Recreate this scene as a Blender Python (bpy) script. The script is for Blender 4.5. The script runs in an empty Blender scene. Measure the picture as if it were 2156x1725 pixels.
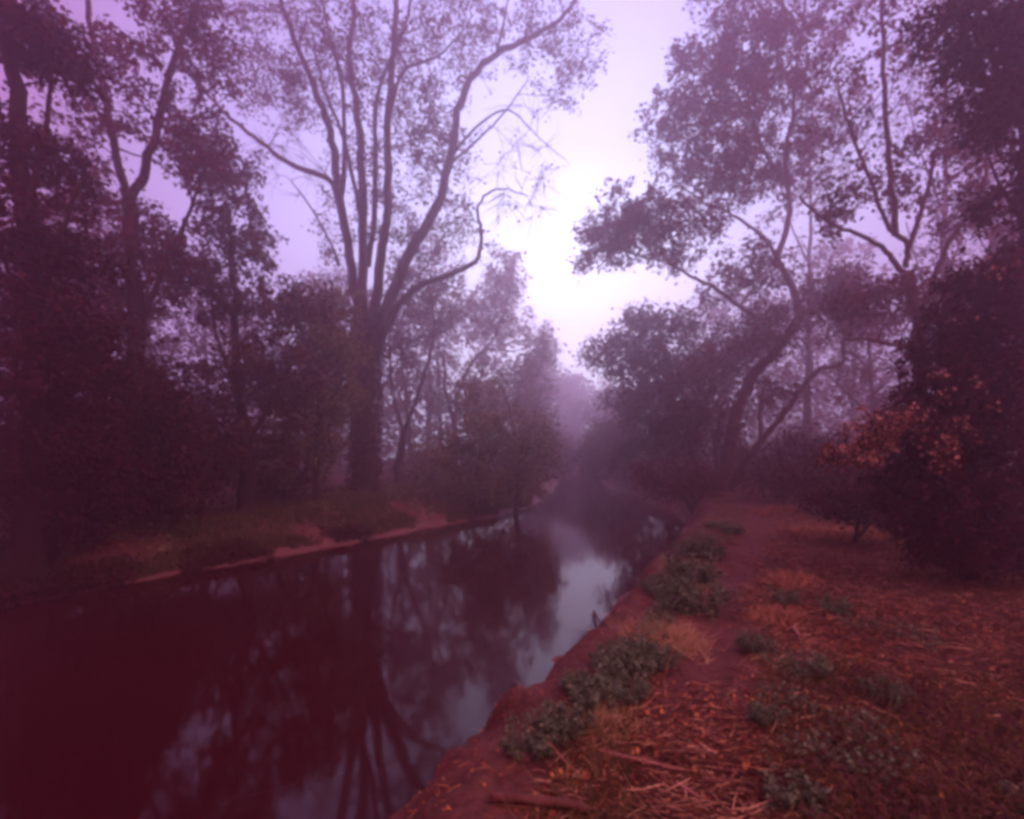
import bpy, math, random
import numpy as np
from mathutils import Vector
R = math.radians
rng = np.random.default_rng(11)
random.seed(5)
sc = bpy.context.scene
col = sc.collection

# ------------------------------------------------------------------ camera
F, CX, HY, H = 1041.0, 1078.0, 960.0, 2.5      # photo measured on a 2156 x 1725 sheet
cam_d = bpy.data.cameras.new('camera'); cam = bpy.data.objects.new('camera', cam_d); col.objects.link(cam)
cam_d.sensor_width = 36; cam_d.lens = 36 * F / 2156.0
cam_d.shift_y = (HY - 862.5) / 2156.0
cam_d.clip_start = 0.05; cam_d.clip_end = 1000
cam.location = (0, 0, H); cam.rotation_euler = (R(90), 0, 0)
sc.camera = cam

# ------------------------------------------------------------------ world
w = bpy.data.worlds.new('World'); sc.world = w; w.use_nodes = True
nt = w.node_tree; nt.nodes.clear()
SUN_EL, SUN_AZ = R(50), R(125)
out = nt.nodes.new('ShaderNodeOutputWorld'); bg = nt.nodes.new('ShaderNodeBackground')
sky = nt.nodes.new('ShaderNodeTexSky'); sky.sky_type = 'NISHITA'; sky.sun_disc = False
sky.sun_elevation = SUN_EL; sky.sun_rotation = SUN_AZ; sky.dust_density = 6; sky.air_density = 2
tc = nt.nodes.new('ShaderNodeTexCoord')
dot = nt.nodes.new('ShaderNodeVectorMath'); dot.operation = 'DOT_PRODUCT'
bd = Vector((0.10, 1.0, 0.16)).normalized(); dot.inputs[1].default_value = bd
ramp = nt.nodes.new('ShaderNodeValToRGB')
nt.links.new(tc.outputs['Generated'], dot.inputs[0]); nt.links.new(dot.outputs['Value'], ramp.inputs[0])
cr = ramp.color_ramp
cr.elements[0].position = 0.0; cr.elements[0].color = (.24, .04, .10, 1)
cr.elements[1].position = 1.0; cr.elements[1].color = (1.7, 1.9, 2.3, 1)
for p, c in ((.32, (.24, .05, .11, 1)), (.46, (.16, .04, .15, 1)), (.60, (.22, .10, .33, 1)), (.80, (.38, .36, .74, 1)), (.92, (.60, .69, 1.05, 1)), (.975, (1.1, 1.32, 1.65, 1))):
    e = cr.elements.new(p); e.color = c
mul = nt.nodes.new('ShaderNodeVectorMath'); mul.operation = 'SCALE'; mul.inputs['Scale'].default_value = 21.0
nt.links.new(ramp.outputs[0], mul.inputs[0])
mx = nt.nodes.new('ShaderNodeMix'); mx.data_type = 'RGBA'; mx.inputs['Factor'].default_value = 0.88
nt.links.new(sky.outputs[0], mx.inputs['A']); nt.links.new(mul.outputs[0], mx.inputs['B'])
nt.links.new(mx.outputs['Result'], bg.inputs[0]); bg.inputs[1].default_value = 0.12
nt.links.new(bg.outputs[0], out.inputs[0])
sd = bpy.data.lights.new('sun', 'SUN'); sun = bpy.data.objects.new('sun', sd); col.objects.link(sun)
sd.energy = 1.1; sd.angle = R(40); sd.color = (1.0, .62, .62)
dv = Vector((math.sin(SUN_AZ) * math.cos(SUN_EL), math.cos(SUN_AZ) * math.cos(SUN_EL), math.sin(SUN_EL)))
sun.rotation_euler = dv.to_track_quat('Z', 'Y').to_euler(); sun.location = (0, 0, 30)
sc.view_settings.view_transform = 'Standard'; sc.view_settings.look = 'None'
sc.view_settings.exposure = 0.0; sc.view_settings.gamma = 1.0
sc.render.engine = 'CYCLES'
sc.cycles.use_denoising = True
sc.cycles.max_bounces = 8; sc.cycles.diffuse_bounces = 3; sc.cycles.volume_bounces = 6; sc.cycles.transmission_bounces = 3
sc.cycles.pixel_filter_type = 'BLACKMAN_HARRIS'; sc.cycles.filter_width = 3.8

# ------------------------------------------------------------------ helpers
def at(px, py, Y):
    return np.array([(px - CX) / F * Y, Y, H + (HY - py) / F * Y])

def tag(o, label=None, cat=None, group=None, kind=None):
    if label: o['label'] = label
    if cat: o['category'] = cat
    if group: o['group'] = group
    if kind: o['kind'] = kind
    return o

def empty(name, loc, label, cat, group=None):
    o = bpy.data.objects.new(name, None); col.objects.link(o); o.location = loc
    o.empty_display_size = .2
    return tag(o, label, cat, group)

class MB:
    """collects vertices and faces of one mesh"""
    def __init__(s): s.v = []; s.f3 = []; s.f4 = []; s.n = 0; s.r = []
    def add(s, v, f4=None, f3=None, r=None):
        v = np.asarray(v, float).reshape(-1, 3)
        if f4 is not None and len(f4): s.f4.append(np.asarray(f4, np.int64) + s.n)
        if f3 is not None and len(f3): s.f3.append(np.asarray(f3, np.int64) + s.n)
        s.v.append(v); s.r.append(np.zeros(len(v)) if r is None else np.broadcast_to(r, (len(v),))); s.n += len(v)
    def tube(s, P, rad, k=6, rough=0.0):
        P = np.asarray(P, float); n = len(P)
        rad = np.broadcast_to(rad, (n,)).astype(float)
        T = np.gradient(P, axis=0); T /= np.linalg.norm(T, axis=1)[:, None] + 1e-9
        ref = np.array([0.31, .93, .17]) if abs(T[0][2]) > .6 else np.array([0.1, .05, 1.])
        A = np.cross(T, ref); A /= np.linalg.norm(A, axis=1)[:, None] + 1e-9
        B = np.cross(T, A)
        a = np.arange(k) * 2 * np.pi / k
        rr = rad[:, None] * (1 + rough * rng.normal(size=(n, k)))
        V = P[:, None, :] + rr[:, :, None] * (np.cos(a)[None, :, None] * A[:, None, :] + np.sin(a)[None, :, None] * B[:, None, :])
        i = np.arange(n - 1)[:, None] * k; j = np.arange(k)[None, :]; j2 = (j + 1) % k
        f = np.stack([i + j, i + j2, i + k + j2, i + k + j], -1).reshape(-1, 4)
        V = V.reshape(-1, 3)
        V = np.vstack([V, P[0], P[-1]])
        c0, c1 = n * k, n * k + 1
        jj = np.arange(k); j3 = (jj + 1) % k
        t = np.vstack([np.stack([np.full(k, c0), j3, jj], -1), np.stack([np.full(k, c1), (n - 1) * k + jj, (n - 1) * k + j3], -1)])
        s.add(V, f, t, rng.random())
    def build(s, name, mat, parent=None, origin=None, smooth=True):
        me = bpy.data.meshes.new(name)
        V = np.vstack(s.v) if s.v else np.zeros((0, 3))
        if origin is not None: V = V - np.asarray(origin)
        f4 = np.vstack(s.f4) if s.f4 else np.zeros((0, 4), np.int64)
        f3 = np.vstack(s.f3) if s.f3 else np.zeros((0, 3), np.int64)
        nl = f4.size + f3.size; npoly = len(f4) + len(f3)
        me.vertices.add(len(V)); me.vertices.foreach_set('co', V.astype(np.float32).ravel())
        me.loops.add(nl); me.loops.foreach_set('vertex_index', np.concatenate([f4.ravel(), f3.ravel()]).astype(np.int32))
        me.polygons.add(npoly)
        ls = np.concatenate([np.arange(len(f4)) * 4, f4.size + np.arange(len(f3)) * 3]).astype(np.int32)
        me.polygons.foreach_set('loop_start', ls)
        me.polygons.foreach_set('use_smooth', np.full(npoly, smooth))
        me.update(calc_edges=True)
        at_ = me.attributes.new('rnd', 'FLOAT', 'POINT'); at_.data.foreach_set('value', np.concatenate(s.r).astype(np.float32))
        me.materials.append(mat)
        o = bpy.data.objects.new(name, me); col.objects.link(o)
        if parent: o.parent = parent
        elif origin is not None: o.location = origin
        return o

def norm(a): return a / (np.linalg.norm(a, axis=-1, keepdims=True) + 1e-9)

def leaves(mb, P, size, droop=.3, up=.5, wid=.62, shade=None):
    """folded pointed leaves at points P"""
    n = len(P)
    if n == 0: return
    d = rng.normal(size=(n, 3)); d[:, 2] = d[:, 2] * .6 - droop; d = norm(d)
    nr = rng.normal(size=(n, 3)); nr[:, 2] += up * 2
    sdv = norm(np.cross(d, nr)); nn = norm(np.cross(sdv, d))
    L = (np.asarray(size) * (0.55 + .8 * rng.random(n)))[:, None]; W = L * wid * .5 * (0.8 + .4 * rng.random((n, 1)))
    a = P; b = P + d * L
    m1 = P + d * L * .38 + sdv * W + nn * W * .35; m2 = P + d * L * .38 - sdv * W + nn * W * .35
    m3 = P + d * L * .75 + sdv * W * .62 + nn * W * .1; m4 = P + d * L * .75 - sdv * W * .62 + nn * W * .1
    V = np.stack([a, m1, m3, b, m4, m2], 1).reshape(-1, 3)
    i = np.arange(n)[:, None] * 6
    f = np.vstack([i + np.array([0, 1, 2, 3]), i + np.array([0, 3, 4, 5])])
    r = np.repeat(rng.random(n) if shade is None else shade, 6)
    mb.add(V, f, None, r)

def blades(mb, P, D, L, W, bend=.3, rr=None):
    """thin bent strips: root P, direction D"""
    n = len(P); D = norm(D)
    side = norm(np.cross(D, rng.normal(size=(n, 3)))); L = np.broadcast_to(L, (n,))[:, None]; W = np.broadcast_to(W, (n,))[:, None]
    bd_ = norm(rng.normal(size=(n, 3)) + np.array([0, 0, -.4])) * bend * L
    p1 = P + D * L * .5 + bd_ * .2; p2 = P + D * L + bd_
    V = np.stack([P - side * W, P + side * W, p1 - side * W * .8, p1 + side * W * .8, p2], 1).reshape(-1, 3)
    i = np.arange(n)[:, None] * 5
    mb.add(V, i + np.array([0, 1, 3, 2]), i + np.array([2, 3, 4]), np.repeat(rng.random(n) if rr is None else rr, 5))

def smooth_line(pts, seg=4):
    P = np.asarray(pts, float)
    if len(P) < 3:
        t = np.linspace(0, 1, seg * 2 + 1)[:, None]; return P[0] * (1 - t) + P[-1] * t
    Q = np.vstack([2 * P[0] - P[1], P, 2 * P[-1] - P[-2]]); o = []
    for i in range(1, len(Q) - 2):
        for t in np.arange(seg) / seg:
            a, b, c, d = Q[i - 1], Q[i], Q[i + 1], Q[i + 2]
            o.append(.5 * ((2 * b) + (c - a) * t + (2 * a - 5 * b + 4 * c - d) * t * t + (3 * b - a - 3 * c + d) * t ** 3))
    o.append(P[-1]); return np.array(o)

# ------------------------------------------------------------------ materials
def mat(name, stops, rough=.8, scale=3.0, use_rnd=.6, transl=0.0, bump=0.0, detail=4, spec=.3, stretch=None):
    m = bpy.data.materials.new(name); m.use_nodes = True; t = m.node_tree; t.nodes.clear()
    N = t.nodes.new; L = t.links.new
    o = N('ShaderNodeOutputMaterial'); b = N('ShaderNodeBsdfPrincipled')
    b.inputs['Roughness'].default_value = rough; b.inputs['Specular IOR Level'].default_value = spec
    g = N('ShaderNodeNewGeometry'); nz = N('ShaderNodeTexNoise'); nz.inputs['Scale'].default_value = scale; nz.inputs['Detail'].default_value = detail
    if stretch:
        mp = N('ShaderNodeMapping'); mp.inputs['Scale'].default_value = stretch
        L(g.outputs['Position'], mp.inputs[0]); L(mp.outputs[0], nz.inputs['Vector'])
    else: L(g.outputs['Position'], nz.inputs['Vector'])
    at_ = N('ShaderNodeAttribute'); at_.attribute_name = 'rnd'
    mixn = N('ShaderNodeMix'); mixn.inputs['Factor'].default_value = use_rnd
    L(nz.outputs['Fac'], mixn.inputs['A']); L(at_.outputs['Fac'], mixn.inputs['B'])
    r = N('ShaderNodeValToRGB'); L(mixn.outputs['Result'], r.inputs[0])
    e = r.color_ramp.elements
    e[0].position = stops[0][0]; e[0].color = (*stops[0][1], 1); e[1].position = stops[-1][0]; e[1].color = (*stops[-1][1], 1)
    for p, c in stops[1:-1]:
        q = e.new(p); q.color = (*c, 1)
    L(r.outputs[0], b.inputs['Base Color'])
    if bump:
        bp = N('ShaderNodeBump'); bp.inputs['Strength'].default_value = bump; bp.inputs['Distance'].default_value = .05
        n2 = N('ShaderNodeTexNoise'); n2.inputs['Scale'].default_value = scale * 5; n2.inputs['Detail'].default_value = 5
        if stretch: L(mp.outputs[0], n2.inputs['Vector'])
        else: L(g.outputs['Position'], n2.inputs['Vector'])
        L(n2.outputs['Fac'], bp.inputs['Height']); L(bp.outputs[0], b.inputs['Normal'])
    if transl:
        tr = N('ShaderNodeBsdfTranslucent'); ms = N('ShaderNodeMixShader'); ms.inputs[0].default_value = transl
        L(r.outputs[0], tr.inputs[0]); L(b.outputs[0], ms.inputs[1]); L(tr.outputs[0], ms.inputs[2]); L(ms.outputs[0], o.inputs[0])
    else: L(b.outputs[0], o.inputs[0])
    return m

M = {}
M['leaf'] = mat('leaf', [(.2, (.10, .025, .035)), (.5, (.16, .065, .06)), (.8, (.18, .12, .07))], transl=.45, scale=.5)
M['leaf_red'] = mat('leaf_red', [(.2, (.12, .014, .035)), (.5, (.18, .035, .055)), (.8, (.20, .07, .07))], transl=.45, scale=.5)
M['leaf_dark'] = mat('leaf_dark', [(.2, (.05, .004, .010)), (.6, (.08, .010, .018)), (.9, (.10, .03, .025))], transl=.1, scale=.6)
M['leaf_green'] = mat('leaf_green', [(.2, (.12, .085, .045)), (.5, (.24, .22, .085)), (.8, (.36, .36, .12))], transl=.4, scale=.6)
M['leaf_haw'] = mat('leaf_haw', [(.2, (.10, .02, .02)), (.5, (.30, .11, .07)), (.75, (.75, .45, .30))], transl=.1, scale=1.5)
M['bark'] = mat('bark', [(.25, (.035, .014, .014)), (.55, (.06, .028, .024)), (.8, (.10, .055, .045))], rough=.9, scale=3, use_rnd=.2, bump=.8, stretch=(2, 2, .4))
M['bark_red'] = mat('bark_red', [(.25, (.05, .014, .012)), (.55, (.11, .03, .024)), (.8, (.17, .06, .045))], rough=.9, scale=3, use_rnd=.2, bump=.8, stretch=(2, 2, .5))
M['herb'] = mat('herb', [(.1, (.05, .055, .025)), (.5, (.13, .17, .08)), (.9, (.30, .38, .20))], transl=.2, scale=5, spec=.5, rough=.5)
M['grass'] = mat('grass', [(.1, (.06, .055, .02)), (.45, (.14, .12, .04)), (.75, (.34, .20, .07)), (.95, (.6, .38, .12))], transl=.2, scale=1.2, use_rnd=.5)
M['gold'] = mat('gold', [(.2, (.16, .08, .045)), (.5, (.42, .27, .13)), (.8, (.75, .55, .32))], transl=.2, scale=8)
M['straw'] = mat('straw', [(.25, (.06, .016, .012)), (.5, (.17, .06, .036)), (.65, (.36, .17, .09)), (.8, (.80, .50, .30))], scale=1.5, use_rnd=.7)
M['litter'] = mat('litter', [(.15, (.07, .014, .012)), (.45, (.22, .05, .03)), (.65, (.42, .13, .05)), (.85, (.75, .36, .12))], scale=1.5, use_rnd=.7)
M['wood_pale'] = mat('wood_pale', [(.2, (.30, .12, .09)), (.8, (.62, .34, .27))], scale=6, use_rnd=.3, bump=.3)
M['wood'] = mat('wood', [(.2, (.10, .035, .03)), (.8, (.28, .12, .09))], scale=6, use_rnd=.3, bump=.4)

# ------------------------------------------------------------------ terrain
def xl(y): return np.interp(y, [-20, 0, 5, 8.1, 11.8, 15, 18.6, 20.8, 24, 37, 52, 62, 75, 130], [-19, -12.6, -10.3, -8.4, -6.3, -4.2, -1.9, -.3, .9, 3.2, 5.0, 8, 14, 45])
def xr(y): return np.interp(y, [-20, 0, 2, 3.4, 5, 6.05, 7.2, 9.3, 13.7, 18, 24, 32, 45, 55, 65, 130], [-11, -2.3, -1.4, -.81, .22, .60, 1.2, 2.34, 4.9, 6.5, 7.3, 7.6, 8.2, 11, 17, 52])
def wr(y): return np.interp(y, [-20, 2, 3.4, 5, 8, 12, 16, 130], [1.1, 1.1, 1.15, 1.05, .95, .65, .7, .9])
PATH = np.array([(.3, 0.), (.75, 1.6), (1.15, 3.1), (1.75, 4.3), (2.45, 5.7), (3.5, 7.6), (4.9, 9.9), (6.6, 13), (9.0, 18), (11, 26)])
def vnoise(x, y, s, seed=0):
    x = x * s; y = y * s
    xi = np.floor(x).astype(int); yi = np.floor(y).astype(int); fx = x - xi; fy = y - yi
    fx = fx * fx * (3 - 2 * fx); fy = fy * fy * (3 - 2 * fy)
    def h(a, b):
        n = np.sin(a * 127.1 + b * 311.7 + seed * 74.7) * 43758.5453; return n - np.floor(n)
    return (h(xi, yi) * (1 - fx) + h(xi + 1, yi) * fx) * (1 - fy) + (h(xi, yi + 1) * (1 - fx) + h(xi + 1, yi + 1) * fx) * fy - .5
def pathd(x, y):
    d = np.full(np.shape(x), 1e9)
    for a, b in zip(PATH[:-1], PATH[1:]):
        ab = b - a; t = np.clip(((x - a[0]) * ab[0] + (y - a[1]) * ab[1]) / (ab @ ab), 0, 1)
        d = np.minimum(d, np.hypot(x - a[0] - t * ab[0], y - a[1] - t * ab[1]))
    return d
def sm(t): t = np.clip(t, 0, 1); return t * t * (3 - 2 * t)
def height(x, y):
    x = np.asarray(x, float); y = np.asarray(y, float)
    wob = .34 * vnoise(x, y, .8, 1) + .22 * vnoise(x, y, 2.6, 2) + .10 * vnoise(x, y, 7.1, 12)
    dr = (x - xr(y)) * .8 + wob; dl = (xl(y) - x) * .62 + wob * 1.2
    zr = np.where(dr > 0, .9 * sm(dr / (wr(y) * .8) * .93 + .05), .3 * dr)
    zl = np.where(dl > 0, .16 * sm(dl / .5) + .5 * sm((dl - .5) / 1.3) + .25 * sm((dl - 2) / 4), .3 * dl)
    z = np.where(dr > dl, zr, zl)
    z = np.maximum(z, -.5)
    land = sm(z / .5)
    n = .16 * vnoise(x, y, .35, 3) + .07 * vnoise(x, y, 1.3, 4) + .035 * vnoise(x, y, 4.5, 5) + .018 * vnoise(x, y, 13, 6)
    z = z + n * (land * .9 + .12)
    z = z + (.07 * vnoise(x, y, 5, 51) + .05 * vnoise(x, y, 11, 52) + .025 * vnoise(x, y, 24, 53)) * sm(z / .15) * sm((1.0 - z) / .4)
    pd = pathd(x, y)
    z = z - .07 * land * sm(1 - pd / .34) * sm((y - 2.6) / 2)
    z = z + .5 * sm((x - 9) / 10) * land * (x > 0)
    return z

nx, ny = 560, 620
u = np.linspace(-1, 1, nx); gx = 2.0 + np.sinh(u * 5.2) / np.sinh(5.2) * 72
v = np.linspace(0, 1, ny); gy = 1.0 + np.where(v < .12, -(.12 - v) / .12 * 19, 0) + np.where(v >= .12, (np.exp((v - .12) / .88 * 4.4) - 1) / (np.exp(4.4) - 1) * 118, 0)
GX, GY = np.meshgrid(gx, gy); GZ = height(GX, GY)
mb = MB(); i = np.arange(ny - 1)[:, None] * nx; j = np.arange(nx - 1)[None, :]
mb.add(np.stack([GX, GY, GZ], -1).reshape(-1, 3), np.stack([i + j, i + j + 1, i + nx + j + 1, i + nx + j], -1).reshape(-1, 4))
# path mask goes in the attribute; the wear is real bare earth
mb.r[0] = (sm(1 - (pathd(GX, GY) + .2 * vnoise(GX, GY, 2.5, 9)) / .34) * sm((GY - 2.6) / 2)).ravel()

def ground_mat():
    m = bpy.data.materials.new('earth'); m.use_nodes = True; t = m.node_tree; N = t.nodes.new; L = t.links.new
    b = t.nodes['Principled BSDF']; b.inputs['Roughness'].default_value = .85; b.inputs['Specular IOR Level'].default_value = .35
    g = N('ShaderNodeNewGeometry')
    n1 = N('ShaderNodeTexNoise'); n1.inputs['Scale'].default_value = 1.3; n1.inputs['Detail'].default_value = 8; L(g.outputs['Position'], n1.inputs['Vector'])
    n2 = N('ShaderNodeTexNoise'); n2.inputs['Scale'].default_value = 22; n2.inputs['Detail'].default_value = 6; L(g.outputs['Position'], n2.inputs['Vector'])
    r1 = N('ShaderNodeValToRGB'); L(n1.outputs[0], r1.inputs[0]); e = r1.color_ramp.elements
    e[0].position = .3; e[0].color = (.065, .022, .02, 1); e[1].position = .72; e[1].color = (.20, .08, .06, 1)
    r2 = N('ShaderNodeValToRGB'); L(n2.outputs[0], r2.inputs[0]); e = r2.color_ramp.elements
    e[0].position = .25; e[0].color = (.55, .5, .5, 1); e[1].position = .75; e[1].color = (1.35, 1.3, 1.3, 1)
    mm = N('ShaderNodeMix'); mm.data_type = 'RGBA'; mm.blend_type = 'MULTIPLY'; mm.inputs['Factor'].default_value = 1
    L(r1.outputs[0], mm.inputs['A']); L(r2.outputs[0], mm.inputs['B'])
    at_ = N('ShaderNodeAttribute'); at_.attribute_name = 'rnd'
    mp = N('ShaderNodeMix'); mp.data_type = 'RGBA'; mp.inputs['B'].default_value = (.15, .050, .050, 1)
    sc_ = N('ShaderNodeMath'); sc_.operation = 'MULTIPLY'; sc_.inputs[1].default_value = .8; L(at_.outputs['Fac'], sc_.inputs[0])
    L(sc_.outputs[0], mp.inputs['Factor']); L(mm.outputs['Result'], mp.inputs['A'])
    # wet mud below the crest
    sep = N('ShaderNodeSeparateXYZ'); L(g.outputs['Position'], sep.inputs[0])
    mr = N('ShaderNodeMapRange'); mr.inputs['From Min'].default_value = .02; mr.inputs['From Max'].default_value = .7; mr.inputs['To Min'].default_value = 1; mr.inputs['To Max'].default_value = 0
    L(sep.outputs['Z'], mr.inputs['Value'])
    mud = N('ShaderNodeMix'); mud.data_type = 'RGBA'; mud.inputs['B'].default_value = (.25, .098, .092, 1)
    L(mr.outputs[0], mud.inputs['Factor']); L(mp.outputs['Result'], mud.inputs['A'])
    L(mud.outputs['Result'], b.inputs['Base Color'])
    rr = N('ShaderNodeMapRange'); rr.inputs['To Min'].default_value = .85; rr.inputs['To Max'].default_value = .5; L(mr.outputs[0], rr.inputs['Value']); L(rr.outputs[0], b.inputs['Roughness'])
    bp = N('ShaderNodeBump'); bp.inputs['Strength'].default_value = .7; bp.inputs['Distance'].default_value = .03; L(n2.outputs[0], bp.inputs['Height']); L(bp.outputs[0], b.inputs['Normal'])
    return m
tag(mb.build('ground', ground_mat()), kind='structure')

wm = bpy.data.materials.new('water'); wm.use_nodes = True; t = wm.node_tree; b = t.nodes['Principled BSDF']
b.inputs['Base Color'].default_value = (.045, .005, .008, 1); b.inputs['Roughness'].default_value = .055; b.inputs['IOR'].default_value = 1.33
n1 = t.nodes.new('ShaderNodeTexNoise'); n1.inputs['Scale'].default_value = 1.6; n1.inputs['Detail'].default_value = 3
g = t.nodes.new('ShaderNodeNewGeometry'); t.links.new(g.outputs['Position'], n1.inputs['Vector'])
bp = t.nodes.new('ShaderNodeBump'); bp.inputs['Strength'].default_value = .05; bp.inputs['Distance'].default_value = .03
t.links.new(n1.outputs[0], bp.inputs['Height']); t.links.new(bp.outputs[0], b.inputs['Normal'])
mb = MB(); mb.add([(-69.9, -17.9, 0), (73.9, -17.9, 0), (73.9, 118.9, 0), (-69.9, 118.9, 0)], [[0, 1, 2, 3]])
tag(mb.build('water', wm), kind='structure')

# ------------------------------------------------------------------ trees
def grow(mb_t, lf, nodes, rads, P, leaf, per, cr_, twig=3, droop=.3, bare=.0, thin=1.0):
    """reach every clump centre in P with a branch from the nearest wood, hang leaves round it"""
    nodes = list(nodes); rads = list(rads)
    A = np.array(nodes); RA = np.array(rads)
    dmin = np.array([np.min(np.linalg.norm(A - p, axis=1)) for p in P]) if len(P) else []
    LP = []
    for idx in np.argsort(dmin):
        p = P[idx]
        dd = np.linalg.norm(A - p, axis=1) + .9 * np.maximum(0, A[:, 2] - p[2] + .3)
        k = int(np.argmin(dd)); n0 = A[k]; ln = np.linalg.norm(p - n0)
        if ln < .15: ln = .15
        c1 = n0 + (p - n0) * .45 + np.array([0, 0, .16 * ln]) + rng.normal(size=3) * .1 * ln
        m = int(np.clip(ln / .45, 3, 9)); tt = np.linspace(0, 1, m + 1)[:, None]
        B = (1 - tt) ** 2 * n0 + 2 * tt * (1 - tt) * c1 + tt ** 2 * p
        B[1:-1] += rng.normal(size=(m - 1, 3)) * .035 * ln
        r0 = min(RA[k] * .65, (.014 + .013 * ln) * thin); r0 = max(r0, .008)
        rr = np.linspace(r0, .007 * thin + .002, m + 1)
        mb_t.tube(B, rr, 4 if r0 < .03 else 5)
        A = np.vstack([A, B[1:]]); RA = np.concatenate([RA, rr[1:]])
        d0 = norm(B[-1] - B[-2])
        for q in range(twig):
            dirn = norm(d0 * .7 + rng.normal(size=3) * .7 + np.array([0, 0, -.15 * droop]))
            L_ = cr_ * (.7 + .7 * rng.random())
            e = p + dirn * L_ + np.array([0, 0, -.1 * L_]); mid = (p + e) / 2 + rng.normal(size=3) * .08 * L_
            mb_t.tube(np.array([B[-2], mid, e]), [.009 * thin, .007 * thin, .004 * thin], 3)
            if rng.random() > bare:
                kk = max(1, int(per / twig)); s = rng.random(kk)[:, None] ** .7
                C_ = B[-2] * (1 - s) + e * s
                LP.append(C_ + rng.normal(size=(kk, 3)) * cr_ * .25)
    if LP:
        LP = np.vstack(LP); leaves(lf, LP, leaf * 1.12, droop)
    return

def blob_pts(blobs):
    out_ = []
    for (px, py, Y, rx, ry, rd, n) in blobs:
        c = at(px, py, Y); d = norm(rng.normal(size=(n, 3))); r = rng.random((n, 1)) ** (1 / 2.3)
        out_.append(c + d * r * np.array([rx / F * Y, rd, ry / F * Y]))
    P = np.vstack(out_)
    gz = height(P[:, 0], P[:, 1]); P = P[P[:, 2] > np.maximum(gz, 0) + .25]
    return P

def tree(name, label, limbs, blobs, leafm='leaf', barkm='bark', leaf=.14, per=42, cr_=.5, group=None, cat='tree', k=9,
         droop=.3, bare=0, extra=None, twig=3, limb_parts=0, thin=1.0, base=None, crown2=None, fill=.8):
    """limbs: [(points (px,py,Y), r0, r1)]; the first is the trunk and starts at the ground"""
    p0 = at(*limbs[0][0][0]); base = np.array([p0[0], p0[1], height(p0[0], p0[1])])
    root = empty(name, base, label, cat, group)
    tm = MB(); lf = MB(); nodes = []; rads = []; parts = []
    for li, (pts, r0, r1) in enumerate(limbs):
        W = np.array([at(*p) for p in pts])
        if name == 'tree' and li: r0, r1 = r0 * .88, r1 * .85
        if li == 0: W[0, 2] = base[2] - .25
        S = smooth_line(W, 5)
        n = len(S); s = np.linspace(0, 1, n)
        rr = r0 + (r1 - r0) * s
        if li == 0: rr = rr * (1 + .55 * np.exp(-s * 9))
        S[1:-1] += rng.normal(size=(n - 2, 3)) * min(.05, r0 * .16)
        if 1 <= li <= limb_parts:
            q = MB(); q.tube(S, rr, k, .04); parts.append(q)
        else: tm.tube(S, rr, k, .04)
        nodes.append(S[2:] if li == 0 else S); rads.append(rr[2:] if li == 0 else rr)
    nodes = np.vstack(nodes); rads = np.concatenate(rads)
    hmin = base[2] + (.4 if len(nodes) < 40 else 1.2)
    keep = nodes[:, 2] > min(hmin, nodes[:, 2].max() - .3)
    P = blob_pts(blobs); P = P[rng.random(len(P)) < fill]
    grow(tm, lf, nodes[keep], rads[keep], P, leaf, per, cr_, twig, droop, bare, thin)
    if extra:
        bl, pr, br_, th = extra; grow(tm, lf, nodes[keep], rads[keep], blob_pts(bl), leaf, pr, cr_ * 1.7, 5, droop, br_, th)
    if crown2:
        bl, m2, l2, p2, c2 = crown2; f2 = MB()
        grow(tm, f2, nodes[keep], rads[keep], blob_pts(bl), l2, p2, c2, 3, .05, 0, .6)
        f2.build('leaf_spray', M[m2], root, base)
    tm.build('trunk', M[barkm], root, base)
    for q in parts: q.build('limb', M[barkm], root, base)
    if lf.n: lf.build('crown', M[leafm], root, base)
    return root

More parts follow.
